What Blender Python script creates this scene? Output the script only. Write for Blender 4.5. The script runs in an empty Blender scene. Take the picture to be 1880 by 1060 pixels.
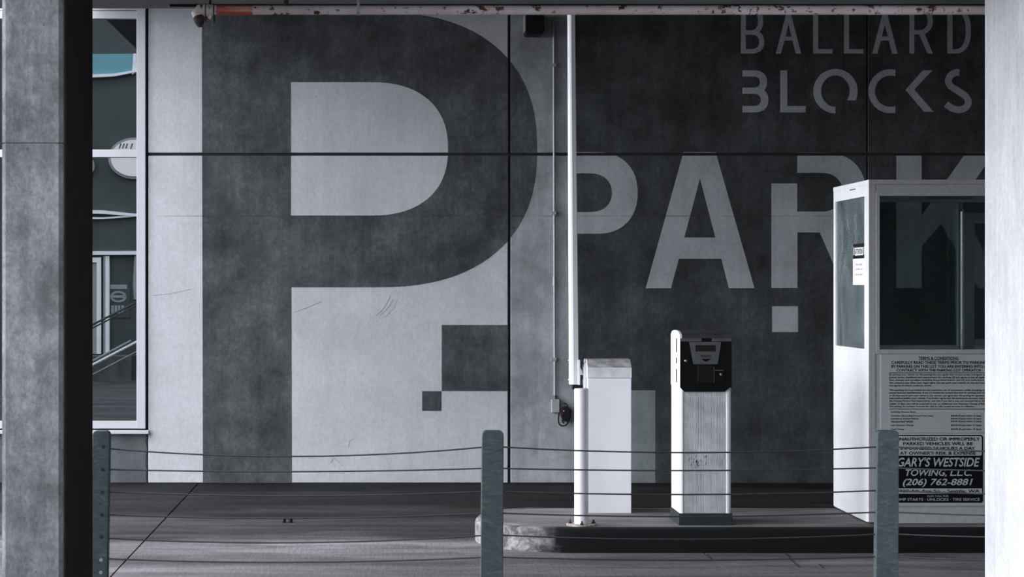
import bpy, bmesh, math, random
from mathutils import Vector
from mathutils.geometry import delaunay_2d_cdt

random.seed(7)
SC = bpy.context.scene
COL = SC.collection

# ------------------------------------------------------------------ camera
F, VX, VY, CH = 3840.0, 700.0, 530.0, 1.859      # focal (px), vanishing point (px), eye height (m)
cam_d = bpy.data.cameras.new('camera')
cam_d.sensor_fit = 'HORIZONTAL'
cam_d.sensor_width = 36.0
cam_d.lens = 36.0 * F / 1880.0
cam_d.shift_x = (940.0 - VX) / 1880.0
cam_d.shift_y = 0.0
cam_d.clip_end = 500
cam = bpy.data.objects.new('camera', cam_d)
COL.objects.link(cam)
cam.location = (0, 0, CH)
cam.rotation_euler = (math.radians(90), 0, 0)
SC.camera = cam

# ------------------------------------------------------------------ world: overcast sky
w = bpy.data.worlds.new('world')
SC.world = w
w.use_nodes = True
bg = w.node_tree.nodes['Background']
bg.inputs['Color'].default_value = (0.87, 0.91, 1.0, 1)
bg.inputs['Strength'].default_value = 5.6
# bright low western sky: a very soft sun coming along the drive from the left
sun_d = bpy.data.lights.new('low_sun', 'SUN')
sun_d.energy = 2.2
sun_d.angle = math.radians(35)
sun_d.color = (0.97, 0.97, 1.0)
sun = bpy.data.objects.new('low_sun', sun_d)
COL.objects.link(sun)
sun.location = (-20, 8, 8)
sun.rotation_euler = Vector((1.0, 0.15, -0.22)).to_track_quat('-Z', 'Y').to_euler()

SC.view_settings.view_transform = 'Standard'
SC.view_settings.look = 'None'
SC.view_settings.exposure = 0.0
SC.view_settings.gamma = 1.0
SC.view_settings.use_curve_mapping = False


# ------------------------------------------------------------------ helpers
def P(px, py, Y):
    return ((px - VX) * Y / F, Y, CH - (py - VY) * Y / F)


def PX(px, Y):
    return (px - VX) * Y / F


def PZ(py, Y):
    return CH - (py - VY) * Y / F


def wloc(o):
    v = Vector((0, 0, 0))
    while o is not None:
        v += o.location
        o = o.parent
    return v


def tag(o, label=None, cat=None, group=None, kind=None):
    if label:
        o['label'] = label
    if cat:
        o['category'] = cat
    if group:
        o['group'] = group
    if kind:
        o['kind'] = kind
    return o


def empty(name, loc, label=None, cat=None, group=None, kind=None):
    o = bpy.data.objects.new(name, None)
    COL.objects.link(o)
    o.empty_display_size = 0.1
    o.location = loc
    return tag(o, label, cat, group, kind)


class MB:
    """collects shapes (world coordinates) into one mesh"""

    def __init__(s):
        s.v, s.f = [], []

    def add(s, vs, fs):
        n = len(s.v)
        s.v += [tuple(v) for v in vs]
        s.f += [tuple(i + n for i in f) for f in fs]
        return s

    def box(s, x0, x1, y0, y1, z0, z1):
        vs = [(x, y, z) for z in (z0, z1) for y in (y0, y1) for x in (x0, x1)]
        return s.add(vs, [(0, 2, 3, 1), (4, 5, 7, 6), (0, 1, 5, 4), (2, 6, 7, 3), (0, 4, 6, 2), (1, 3, 7, 5)])

    def prism(s, loop, axis, a0, a1):
        """extrude a 2-D loop along axis; loop coords: 'y'->(x,z), 'x'->(y,z), 'z'->(x,y)"""
        def mk(p, a):
            if axis == 'y':
                return (p[0], a, p[1])
            if axis == 'x':
                return (a, p[0], p[1])
            return (p[0], p[1], a)
        n = len(loop)
        vs = [mk(p, a0) for p in loop] + [mk(p, a1) for p in loop]
        fs = [tuple(range(n)), tuple(range(2 * n - 1, n - 1, -1))]
        fs += [(i, i + n, (i + 1) % n + n, (i + 1) % n) for i in range(n)]
        return s.add(vs, fs)

    def tube(s, pts, r, seg=10, caps=True):
        pts = [Vector(p) for p in pts]
        rs = r if isinstance(r, (list, tuple)) else [r] * len(pts)
        rings = []
        up = None
        for i, p in enumerate(pts):
            a = pts[max(i - 1, 0)]
            b = pts[min(i + 1, len(pts) - 1)]
            t = (b - a).normalized()
            if up is None:
                up = Vector((0, 0, 1)) if abs(t.z) < 0.9 else Vector((0, 1, 0))
            n1 = t.cross(up).normalized()
            n2 = n1.cross(t).normalized()
            up = n2
            rings.append([p + rs[i] * (math.cos(k * 2 * math.pi / seg) * n1 + math.sin(k * 2 * math.pi / seg) * n2) for k in range(seg)])
        vs = [v for r_ in rings for v in r_]
        fs = []
        for i in range(len(rings) - 1):
            for k in range(seg):
                a, b = i * seg + k, i * seg + (k + 1) % seg
                fs.append((a, b, b + seg, a + seg))
        if caps:
            fs.append(tuple(range(seg - 1, -1, -1)))
            m = (len(rings) - 1) * seg
            fs.append(tuple(range(m, m + seg)))
        return s.add(vs, fs)

    def cyl(s, p0, p1, r, seg=20):
        return s.tube([p0, p1], r, seg)

    def lathe(s, c, prof, seg=24, axis='z'):
        """prof: list of (r, h) about an axis through c"""
        vs, fs = [], []
        for r, h in prof:
            for k in range(seg):
                a = 2 * math.pi * k / seg
                u, v = r * math.cos(a), r * math.sin(a)
                if axis == 'z':
                    vs.append((c[0] + u, c[1] + v, c[2] + h))
                elif axis == 'y':
                    vs.append((c[0] + u, c[1] + h, c[2] + v))
                else:
                    vs.append((c[0] + h, c[1] + u, c[2] + v))
        for i in range(len(prof) - 1):
            for k in range(seg):
                a, b = i * seg + k, i * seg + (k + 1) % seg
                fs.append((a, b, b + seg, a + seg))
        fs.append(tuple(range(seg - 1, -1, -1)))
        m = (len(prof) - 1) * seg
        fs.append(tuple(range(m, m + seg)))
        return s.add(vs, fs)

    def build(s, name, mat, parent=None, smooth=False, bevel=0.0, seg=2, origin=None):
        if parent is not None:
            off = wloc(parent)
        elif origin is not None:
            off = Vector(origin)
        else:
            xs, ys, zs = zip(*s.v)
            off = Vector(((min(xs) + max(xs)) / 2, (min(ys) + max(ys)) / 2, min(zs)))
        me = bpy.data.meshes.new(name)
        me.from_pydata([(v[0] - off.x, v[1] - off.y, v[2] - off.z) for v in s.v], [], s.f)
        me.update()
        bm = bmesh.new()
        bm.from_mesh(me)
        bmesh.ops.recalc_face_normals(bm, faces=bm.faces)
        bm.to_mesh(me)
        bm.free()
        o = bpy.data.objects.new(name, me)
        COL.objects.link(o)
        if parent is not None:
            o.parent = parent
        else:
            o.location = off
        me.materials.append(mat)
        if smooth:
            for p in me.polygons:
                p.use_smooth = True
            try:
                me.set_sharp_from_angle(angle=math.radians(40))
            except Exception:
                pass
        if bevel:
            b = o.modifiers.new('bevel', 'BEVEL')
            b.width = bevel
            b.segments = seg
            b.limit_method = 'ANGLE'
            b.angle_limit = math.radians(40)
        return o


def part_box(name, mat, parent, x0, x1, y0, y1, z0, z1, bevel=0.0):
    return MB().box(x0, x1, y0, y1, z0, z1).build(name, mat, parent, bevel=bevel)


def in_loop(x, y, loop):
    r = False
    n = len(loop)
    j = n - 1
    for i in range(n):
        xi, yi = loop[i]
        xj, yj = loop[j]
        if (yi > y) != (yj > y) and x < (xj - xi) * (y - yi) / (yj - yi) + xi:
            r = not r
        j = i
    return r


def region(pos, neg, rects):
    """triangles of (union of pos) minus (union of neg), inside any of rects"""
    loops = list(pos) + list(neg) + [[(a, b), (c, b), (c, d), (a, d)] for a, b, c, d in rects]
    vs, es = [], []
    for lp in loops:
        n0 = len(vs)
        vs += [Vector(p) for p in lp]
        es += [(n0 + i, n0 + (i + 1) % len(lp)) for i in range(len(lp))]
    ov, _, of, _, _, _ = delaunay_2d_cdt(vs, es, [], 0, 1e-4)
    fs = []
    for f in of:
        cx = sum(ov[i][0] for i in f) / len(f)
        cy = sum(ov[i][1] for i in f) / len(f)
        if not any(a < cx < c and b < cy < d for a, b, c, d in rects):
            continue
        if any(in_loop(cx, cy, l) for l in pos) and not any(in_loop(cx, cy, l) for l in neg):
            fs.append(tuple(f))
    return [(v[0], v[1]) for v in ov], fs


def sup(cx, cy, rx, ry, n=2.3, a0=-90, a1=90, k=24):
    """superellipse arc, angles in degrees, y down"""
    out = []
    for i in range(k + 1):
        a = math.radians(a0 + (a1 - a0) * i / k)
        c, s_ = math.cos(a), math.sin(a)
        out.append((cx + rx * math.copysign(abs(c) ** (2 / n), c), cy + ry * math.copysign(abs(s_) ** (2 / n), s_)))
    return out


def dee(x0, x1, y0, y1, cx, n=2.3):
    """a D shape: flat on the left, superellipse on the right"""
    return [(x0, y0)] + sup(cx, (y0 + y1) / 2, x1 - cx, (y1 - y0) / 2, n) + [(x0, y1)]


def rect(x0, y0, x1, y1):
    return [(x0, y0), (x1, y0), (x1, y1), (x0, y1)]


def catmull(pts, k=6):
    out = []
    n = len(pts)
    for i in range(n - 1):
        p0, p1, p2, p3 = pts[max(i - 1, 0)], pts[i], pts[i + 1], pts[min(i + 2, n - 1)]
        for j in range(k):
            t = j / k
            out.append(tuple(0.5 * (2 * p1[d] + (p2[d] - p0[d]) * t + (2 * p0[d] - 5 * p1[d] + 4 * p2[d] - p3[d]) * t * t
                                    + (3 * p1[d] - p0[d] - 3 * p2[d] + p3[d]) * t ** 3) for d in range(len(p1))))
    out.append(tuple(pts[-1]))
    return out


def stroke(pts, wd):
    L, R = [], []
    for i, p in enumerate(pts):
        a, b = pts[max(i - 1, 0)], pts[min(i + 1, len(pts) - 1)]
        t = Vector((b[0] - a[0], b[1] - a[1])).normalized()
        L.append((p[0] - t.y * wd / 2, p[1] + t.x * wd / 2))
        R.append((p[0] + t.y * wd / 2, p[1] - t.x * wd / 2))
    return L + R[::-1]


# ------------------------------------------------------------------ materials
def newmat(name):
    m = bpy.data.materials.new(name)
    m.use_nodes = True
    nt = m.node_tree
    return m, nt, nt.nodes['Principled BSDF']


def N(nt, t, **kw):
    n = nt.nodes.new(t)
    for k, v in kw.items():
        setattr(n, k, v)
    return n


def coords(nt, scale=(1, 1, 1), loc=(0, 0, 0)):
    g = N(nt, 'ShaderNodeNewGeometry')          # world position: pieces of one surface share one grain
    mp = N(nt, 'ShaderNodeMapping')
    mp.inputs['Scale'].default_value = scale
    mp.inputs['Location'].default_value = loc
    nt.links.new(g.outputs['Position'], mp.inputs['Vector'])
    return mp.outputs['Vector']


def noise(nt, scale, stretch=(1, 1, 1), detail=4, rough=0.55, lo=0.35, hi=0.65, loc=(0, 0, 0), dist=0.0):
    n = N(nt, 'ShaderNodeTexNoise')
    n.inputs['Scale'].default_value = scale
    n.inputs['Detail'].default_value = detail
    n.inputs['Roughness'].default_value = rough
    n.inputs['Distortion'].default_value = dist
    nt.links.new(coords(nt, stretch, loc), n.inputs['Vector'])
    r = N(nt, 'ShaderNodeMapRange')
    r.inputs['From Min'].default_value = lo
    r.inputs['From Max'].default_value = hi
    nt.links.new(n.outputs['Fac'], r.inputs['Value'])
    return r.outputs['Result']


def mixc(nt, fac, a, b, blend='MIX'):
    m = N(nt, 'ShaderNodeMix', data_type='RGBA', blend_type=blend)
    for sock, v in ((m.inputs['Factor'], fac), (m.inputs[6], a), (m.inputs[7], b)):
        if hasattr(v, 'is_output'):
            nt.links.new(v, sock)
        elif isinstance(v, (int, float)):
            sock.default_value = v
        else:
            sock.default_value = (*v, 1)
    return m.outputs[2]


def mul(nt, a, b, op='MULTIPLY'):
    m = N(nt, 'ShaderNodeMath', operation=op)
    for i, v in enumerate((a, b)):
        if hasattr(v, 'is_output'):
            nt.links.new(v, m.inputs[i])
        else:
            m.inputs[i].default_value = v
    return m.outputs[0]


def bump(nt, bs, h, strength=0.2, dist=0.01):
    b = N(nt, 'ShaderNodeBump')
    b.inputs['Strength'].default_value = strength
    b.inputs['Distance'].default_value = dist
    nt.links.new(h, b.inputs['Height'])
    nt.links.new(b.outputs['Normal'], bs.inputs['Normal'])


def plain(name, col, rough=0.5, metal=0.0, var=0.0, scale=6.0, spec=None):
    m, nt, bs = newmat(name)
    bs.inputs['Roughness'].default_value = rough
    bs.inputs['Metallic'].default_value = metal
    if spec is not None:
        bs.inputs['Specular IOR Level'].default_value = spec
    n = noise(nt, scale, detail=5)
    dk = tuple(c * (1 - var) for c in col)
    nt.links.new(mixc(nt, n, dk, col), bs.inputs['Base Color'])
    return m


def concrete(name, col, mott=0.45, streak=0.35, pits=0.5, rough=0.85, zs=0.25, seam=None, wet=0.0, spots=0.0, sc=1.0, grain=0.25):
    m, nt, bs = newmat(name)
    bs.inputs['Roughness'].default_value = rough
    bs.inputs['Specular IOR Level'].default_value = 0.25
    c = tuple(col)
    # broad blotches
    n1 = noise(nt, 1.6 * sc, (1, 1, 1), 8, 0.68, 0.36, 0.64)
    c1 = mixc(nt, n1, tuple(x * (1 - mott) for x in c), tuple(x * (1 + mott * 0.35) for x in c))
    # vertical formwork streaks
    n2 = noise(nt, 9 * sc, (1, 1, zs * 0.35), 5, 0.6, 0.35, 0.7)
    c2 = mixc(nt, mul(nt, n2, streak), c1, (0.35, 0.37, 0.38), 'MULTIPLY')
    # finer grain
    n3 = noise(nt, 30 * sc, (1, 1, 0.6), 6, 0.75, 0.35, 0.65)
    c3 = mixc(nt, mul(nt, n3, grain), c2, (0.3, 0.3, 0.3), 'MULTIPLY')
    # pin holes
    v = noise(nt, 28 * sc, (1, 1, 1), 2, 0.5, 0.70, 0.76)
    c4 = mixc(nt, mul(nt, v, pits), c3, tuple(x * 0.25 for x in c))
    out = c4
    if spots:
        s1 = noise(nt, 2.8 * sc, (1, 1, 0.7), 8, 0.72, 0.52, 0.66, (3, 1, 7), 0.8)
        out = mixc(nt, mul(nt, s1, spots), out, tuple(x * 0.35 for x in c))
    if seam is not None:                      # a cold joint left by the pour, at a fixed height, broken up by wear
        g = N(nt, 'ShaderNodeNewGeometry')
        sx = N(nt, 'ShaderNodeSeparateXYZ')
        nt.links.new(g.outputs['Position'], sx.inputs[0])
        d = mul(nt, mul(nt, sx.outputs['Z'], seam, 'SUBTRACT'), 0.0, 'ADD')
        a = N(nt, 'ShaderNodeMath', operation='ABSOLUTE')
        nt.links.new(d, a.inputs[0])
        r = N(nt, 'ShaderNodeMapRange')
        r.inputs['From Min'].default_value = 0.003
        r.inputs['From Max'].default_value = 0.009
        r.inputs['To Min'].default_value = 1.0
        r.inputs['To Max'].default_value = 0.0
        nt.links.new(a.outputs[0], r.inputs['Value'])
        k = noise(nt, 3.0, (1, 1, 0.1), 4, 0.6, 0.35, 0.6, (5, 0, 0))
        out = mixc(nt, mul(nt, mul(nt, r.outputs['Result'], k), 0.6), out, tuple(x * 0.3 for x in c))
    nt.links.new(out, bs.inputs['Base Color'])
    bump(nt, bs, mixc(nt, 0.5, n3, n1), 0.15, 0.01)
    return m


def emis(name, col, strength):
    m, nt, bs = newmat(name)
    bs.inputs['Base Color'].default_value = (*col, 1)
    bs.inputs['Emission Color'].default_value = (*col, 1)
    bs.inputs['Emission Strength'].default_value = strength
    return m


def glass(name, tint, refl, dirt=0.0, dirtcol=(0.3, 0.35, 0.35), rcol=(0.9, 0.97, 1.0)):
    m = bpy.data.materials.new(name)
    m.use_nodes = True
    nt = m.node_tree
    nt.nodes.remove(nt.nodes['Principled BSDF'])
    out = nt.nodes['Material Output']
    tr = N(nt, 'ShaderNodeBsdfTransparent')
    tr.inputs['Color'].default_value = (*tint, 1)
    gl = N(nt, 'ShaderNodeBsdfGlossy')
    gl.inputs['Roughness'].default_value = 0.0
    gl.inputs['Color'].default_value = (*rcol, 1)
    mx = N(nt, 'ShaderNodeMixShader')
    mx.inputs[0].default_value = refl
    nt.links.new(tr.outputs[0], mx.inputs[1])
    nt.links.new(gl.outputs[0], mx.inputs[2])
    res = mx.outputs[0]
    if dirt:
        df = N(nt, 'ShaderNodeBsdfDiffuse')
        df.inputs['Color'].default_value = (*dirtcol, 1)
        m2 = N(nt, 'ShaderNodeMixShader')
        sm = noise(nt, 2.6, (1, 1, 0.5), 7, 0.68, 0.22, 0.78, (2, 5, 1), 1.6)
        nt.links.new(mul(nt, mul(nt, sm, 0.9, 'MULTIPLY'), dirt, 'MULTIPLY'), m2.inputs[0])
        nt.links.new(res, m2.inputs[1])
        nt.links.new(df.outputs[0], m2.inputs[2])
        res = m2.outputs[0]
    nt.links.new(res, out.inputs['Surface'])
    return m


M = {}
M['light_wall'] = concrete('light_painted_concrete', (0.60, 0.605, 0.63), 0.12, 0.12, 0.3, seam=2.552)
M['dark_wall'] = concrete('dark_painted_concrete', (0.088, 0.096, 0.099), 0.6, 0.5, 0.6, seam=2.552, spots=0.6, grain=0.6)
M['bare_wall'] = concrete('bare_grey_concrete', (0.130, 0.140, 0.144), 0.6, 0.5, 0.6, seam=2.552, spots=0.65, grain=0.6)
M['mid_wall'] = concrete('stained_concrete', (0.44, 0.455, 0.465), 0.42, 0.3, 0.5, seam=2.552, spots=0.35)
M['letter'] = concrete('letter_paint', (0.46, 0.475, 0.485), 0.22, 0.2, 0.4, seam=2.552)
M['dim_letter'] = concrete('dim_letter_paint', (0.25, 0.28, 0.275), 0.25, 0.2, 0.8, seam=2.552)
M['scuff'] = plain('grey_scuff', (0.30, 0.30, 0.32), 0.9, 0, 0.2)
M['groove'] = plain('groove_sealant', (0.02, 0.02, 0.022), 0.8, 0, 0.4)
M['base_wall'] = concrete('bare_base_concrete', (0.13, 0.14, 0.145), 0.4, 0.2, 0.5)
M['pillar'] = concrete('pillar_concrete', (0.25, 0.258, 0.263), 0.5, 0.45, 0.7, spots=0.85, sc=2.2, grain=0.55)
M['white_pillar'] = concrete('white_pillar_paint', (0.80, 0.80, 0.815), 0.10, 0.25, 0.4, zs=0.3, sc=2.0)
M['ceiling'] = concrete('ceiling_concrete', (0.15, 0.155, 0.16), 0.3, 0.1, 0.3)
M['beam'] = concrete('beam_concrete', (0.27, 0.275, 0.28), 0.2, 0.1, 0.3)
M['board'] = plain('dark_brown_shade', (0.032, 0.029, 0.028), 0.85, 0, 0.3, 8, spec=0.1)  # near-black brown that deepens the shade on the pillar's inner side
M['frame'] = plain('light_aluminium', (0.52, 0.52, 0.55), 0.45, 0.0, 0.06, 3)
M['white'] = plain('white_powder_coat', (0.80, 0.80, 0.82), 0.4, 0.0, 0.05, 4)
M['white_dirty'] = plain('weathered_white_coat', (0.74, 0.74, 0.76), 0.5, 0.0, 0.30, 9)
M['lid_grime_shade'] = plain('grimy_shaded_white', (0.46, 0.455, 0.46), 0.6, 0.0, 0.55, 14)  # dirty smears plus the roof's shade on the slope, put into the colour
M['booth'] = plain('booth_white_paint', (0.86, 0.86, 0.87), 0.5, 0.0, 0.08, 5)
M['booth_front'] = plain('booth_shaded_grey', (0.42, 0.43, 0.435), 0.5, 0.0, 0.15, 30)  # booth paint with the front's shade put in; also the grey door
M['black'] = plain('black_plastic', (0.010, 0.0105, 0.012), 0.5, 0, 0.3, spec=0.2)
M['black_plate'] = plain('black_faceplate', (0.006, 0.0065, 0.0075), 0.4, 0, 0.2, spec=0.15)
M['hood'] = plain('dark_hood', (0.05, 0.047, 0.05), 0.45, 0, 0.4, 10)
M['plinth'] = plain('dark_green_grey_plinth', (0.032, 0.040, 0.042), 0.7, 0, 0.3, 8, spec=0.15)
M['metal'] = plain('brushed_metal', (0.11, 0.117, 0.12), 0.45, 0.2, 0.2, 20)
M['chrome'] = plain('chrome', (0.8, 0.8, 0.8), 0.2, 1.0, 0.05)
M['display'] = plain('dark_red_display', (0.012, 0.006, 0.006), 0.3, 0, 0.1)
M['ink'] = plain('black_ink', (0.008, 0.008, 0.011), 0.9, 0, 0.0, spec=0.03)
M['sign'] = plain('sign_face', (0.42, 0.455, 0.455), 0.5, 0, 0.06, 4)
M['sign_light'] = plain('sign_reflective_white', (0.46, 0.50, 0.50), 0.5, 0, 0.08, 8)
M['paper'] = plain('white_paper', (0.85, 0.85, 0.85), 0.8, 0, 0.03)
M['paper_ink'] = plain('grey_print', (0.35, 0.34, 0.4), 0.8, 0, 0.0)
M['cable'] = plain('steel_cable', (0.06, 0.063, 0.066), 0.45, 0.5, 0.2, 60)
M['bolt'] = plain('rusted_bolt', (0.03, 0.025, 0.022), 0.7, 0.2, 0.5, 60)
M['conduit'] = plain('galvanised_conduit', (0.42, 0.43, 0.44), 0.45, 0.2, 0.2, 20)
M['teal'] = plain('teal_glass_panel', (0.10, 0.27, 0.31), 0.4, 0, 0.1)
M['ext_white'] = plain('white_render', (0.75, 0.76, 0.78), 0.7, 0, 0.1)
M['ext_dark'] = plain('dark_facade', (0.05, 0.06, 0.06), 0.8, 0, 0.3, 1.5)
M['ext_grey'] = plain('grey_facade_print', (0.26, 0.27, 0.27), 0.8, 0, 0.1)
M['ext_pink'] = plain('pale_sign_face', (0.80, 0.74, 0.74), 0.6, 0, 0.05)
M['ext_deck'] = plain('weathered_deck', (0.10, 0.105, 0.105), 0.8, 0, 0.5, 5)
M['led'] = emis('red_indicator', (1.0, 0.12, 0.12), 3.0)
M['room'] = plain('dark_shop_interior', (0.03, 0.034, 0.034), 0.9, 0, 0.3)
M['win_glass'] = glass('tinted_window_glass', (0.12, 0.14, 0.14), 0.27)
M['front_glass'] = glass('booth_front_glass', (0.66, 0.70, 0.70), 0.04, 0.03, (0.25, 0.28, 0.28))
M['side_glass'] = glass('dusty_side_glass', (0.55, 0.6, 0.6), 0.08, 0.60, (0.30, 0.36, 0.37))

# galvanised guard posts: blotchy green-grey
m, nt, bs = newmat('galvanised_post')
bs.inputs['Roughness'].default_value = 0.6
bs.inputs['Metallic'].default_value = 0.15
a = noise(nt, 14, (1, 1, 2.2), 5, 0.6, 0.3, 0.7, (0, 0, 0), 1.5)
b = noise(nt, 16, (0.55, 1, 1.9), 4, 0.65, 0.53, 0.66, (2, 2, 2), 2.2)
c = mixc(nt, a, (0.036, 0.056, 0.060), (0.066, 0.094, 0.098))
nt.links.new(mixc(nt, mul(nt, b, 0.7), c, (0.105, 0.135, 0.14)), bs.inputs['Base Color'])
M['post'] = m

# rusty painted pipe
m, nt, bs = newmat('rust_spotted_pipe_paint')
bs.inputs['Roughness'].default_value = 0.6
a = noise(nt, 17, (1, 1, 1.3), 5, 0.65, 0.575, 0.615, (0.3, 0, 0))
b = noise(nt, 30, (1, 1, 1), 4, 0.6, 0.62, 0.68, (4, 4, 4))
k = N(nt, 'ShaderNodeMath', operation='MAXIMUM')
nt.links.new(a, k.inputs[0])
nt.links.new(mul(nt, b, 0.8), k.inputs[1])
c = mixc(nt, noise(nt, 5, detail=3), (0.70, 0.58, 0.57), (0.84, 0.76, 0.76))
nt.links.new(mixc(nt, k.outputs[0], c, mixc(nt, noise(nt, 60), (0.03, 0.016, 0.012), (0.16, 0.05, 0.03))), bs.inputs['Base Color'])
M['pipe'] = m
m, nt, bs = newmat('red_brushed_paint')
bs.inputs['Roughness'].default_value = 0.6
a = noise(nt, 26, (0.12, 1, 1.0), 4, 0.6, 0.42, 0.60)
nt.links.new(mixc(nt, a, (0.52, 0.085, 0.05), (0.78, 0.50, 0.45)), bs.inputs['Base Color'])
M['red'] = m
M['rust'] = plain('dark_rusty_fitting', (0.085, 0.06, 0.055), 0.7, 0.2, 0.7, 40)

# driveway: brushed concrete, tyre tracks and stains running along the drive, painted shading bands
m, nt, bs = newmat('driveway_concrete')
bs.inputs['Specular IOR Level'].default_value = 0.10
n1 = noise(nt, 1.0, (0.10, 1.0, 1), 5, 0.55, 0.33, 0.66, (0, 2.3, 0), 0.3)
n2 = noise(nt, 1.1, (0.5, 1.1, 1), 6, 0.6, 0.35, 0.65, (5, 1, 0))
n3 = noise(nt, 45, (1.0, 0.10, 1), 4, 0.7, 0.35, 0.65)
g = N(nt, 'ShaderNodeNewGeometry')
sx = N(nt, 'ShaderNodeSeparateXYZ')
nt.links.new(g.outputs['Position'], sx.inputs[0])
shade_bands = N(nt, 'ShaderNodeValToRGB')            # shading painted in as bands across the depth, with stains, darkest by the wall
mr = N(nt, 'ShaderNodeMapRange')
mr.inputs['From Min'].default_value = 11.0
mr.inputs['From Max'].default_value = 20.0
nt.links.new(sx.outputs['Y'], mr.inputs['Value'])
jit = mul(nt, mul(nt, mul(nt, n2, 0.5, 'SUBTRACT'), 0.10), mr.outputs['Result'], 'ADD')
nt.links.new(jit, shade_bands.inputs['Fac'])
els = shade_bands.color_ramp.elements
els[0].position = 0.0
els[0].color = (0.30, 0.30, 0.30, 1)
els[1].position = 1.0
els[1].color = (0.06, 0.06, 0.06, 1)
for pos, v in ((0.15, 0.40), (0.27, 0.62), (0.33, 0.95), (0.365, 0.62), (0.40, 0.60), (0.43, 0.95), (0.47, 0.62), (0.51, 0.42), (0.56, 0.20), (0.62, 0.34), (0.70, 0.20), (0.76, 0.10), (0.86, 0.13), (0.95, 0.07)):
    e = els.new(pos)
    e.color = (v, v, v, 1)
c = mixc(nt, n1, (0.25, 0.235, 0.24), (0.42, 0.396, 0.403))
c = mixc(nt, 1.0, c, shade_bands.outputs['Color'], 'MULTIPLY')
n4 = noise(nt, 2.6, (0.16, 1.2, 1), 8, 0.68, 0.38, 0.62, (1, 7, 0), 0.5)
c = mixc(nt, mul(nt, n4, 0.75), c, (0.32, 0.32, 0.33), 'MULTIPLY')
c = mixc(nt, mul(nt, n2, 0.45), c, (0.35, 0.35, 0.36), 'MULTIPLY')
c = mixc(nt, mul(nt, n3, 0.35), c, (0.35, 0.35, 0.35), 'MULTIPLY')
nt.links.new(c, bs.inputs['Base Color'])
bs.inputs['Roughness'].default_value = 0.9
bump(nt, bs, n3, 0.25, 0.004)
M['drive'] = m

# island top and kerb
m, nt, bs = newmat('island_concrete')
bs.inputs['Roughness'].default_value = 0.85
a = noise(nt, 2.2, (0.5, 1.4, 1), 6, 0.6, 0.35, 0.65, (1, 4, 0))
b = noise(nt, 70, (1, 1, 1), 3, 0.6, 0.3, 0.7)
c = mixc(nt, a, (0.085, 0.08, 0.08), (0.235, 0.216, 0.216))
nt.links.new(mixc(nt, mul(nt, b, 0.3), c, (0.3, 0.3, 0.3), 'MULTIPLY'), bs.inputs['Base Color'])
bump(nt, bs, b, 0.3, 0.004)
M['island'] = m
m, nt, bs = newmat('worn_kerb_paint')
bs.inputs['Specular IOR Level'].default_value = 0.1
bs.inputs['Roughness'].default_value = 0.8
g = N(nt, 'ShaderNodeNewGeometry')
sx = N(nt, 'ShaderNodeSeparateXYZ')
nt.links.new(g.outputs['Position'], sx.inputs[0])
mr = N(nt, 'ShaderNodeMapRange')              # white nose paint survives at the tip, scuffed black by tyres further along
mr.inputs['From Min'].default_value = 0.80
mr.inputs['From Max'].default_value = 1.42
mr.inputs['To Min'].default_value = 1.0
mr.inputs['To Max'].default_value = 0.0
nt.links.new(sx.outputs['X'], mr.inputs['Value'])
nn = noise(nt, 4.5, (1, 1, 1.6), 6, 0.65, 0.25, 0.75, (3, 0, 0), 0.5)
k = mul(nt, mr.outputs['Result'], mul(nt, nn, 0.35, 'ADD'))
r = N(nt, 'ShaderNodeMapRange')
r.inputs['From Min'].default_value = 0.22
r.inputs['From Max'].default_value = 0.50
nt.links.new(k, r.inputs['Value'])
pt = noise(nt, 7.0, (1, 1, 1.4), 6, 0.7, 0.42, 0.60, (8, 2, 5), 0.6)
c = mixc(nt, r.outputs['Result'], (0.010, 0.010, 0.011), mixc(nt, pt, (0.09, 0.088, 0.09), (0.33, 0.315, 0.315)))
nt.links.new(c, bs.inputs['Base Color'])
M['kerb'] = m


# ------------------------------------------------------------------ the setting
WY = 20.0        # plane of the painted wall
TOP = 4.6        # soffit of the slab over the drive


def W(px):
    return PX(px, WY)


def WZ(py):
    return PZ(py, WY)


# --- ground and driveway slabs
floor = MB().box(-7.0, 13, -9, WY + 0.2, -0.3, -0.022).build('floor', M['groove'], origin=(0, 0, 0))
tag(floor, 'dark brushed concrete driveway with long joints', 'floor', kind='structure')
xs = [-7.0, -1.745, 2.268, 6.28, 13.0]
for i in range(4):
    for y0, y1 in ((10.62, 20.0), (0.5, 10.6), (-9.0, 0.48)):
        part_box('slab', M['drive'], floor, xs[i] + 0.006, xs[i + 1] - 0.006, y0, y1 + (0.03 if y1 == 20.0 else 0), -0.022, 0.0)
for pts in ([(1441, 1016), (1448, 1022), (1454, 1030), (1460, 1035), (1469, 1043)], [(1504, 1036), (1512, 1044)],
            [(1298, 1018), (1306, 1026)]):
    lp = [(PX(x, CH * F / (y - VY)), CH * F / (y - VY)) for x, y in pts]
    MB().prism(stroke(lp, 0.012), 'z', 0.0004, 0.0012).build('crack', M['groove'], floor)
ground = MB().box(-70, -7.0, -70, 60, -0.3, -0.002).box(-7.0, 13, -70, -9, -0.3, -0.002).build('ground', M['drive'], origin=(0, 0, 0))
tag(ground, 'open paved yard beyond the covered drive', 'ground', kind='structure')

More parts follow.
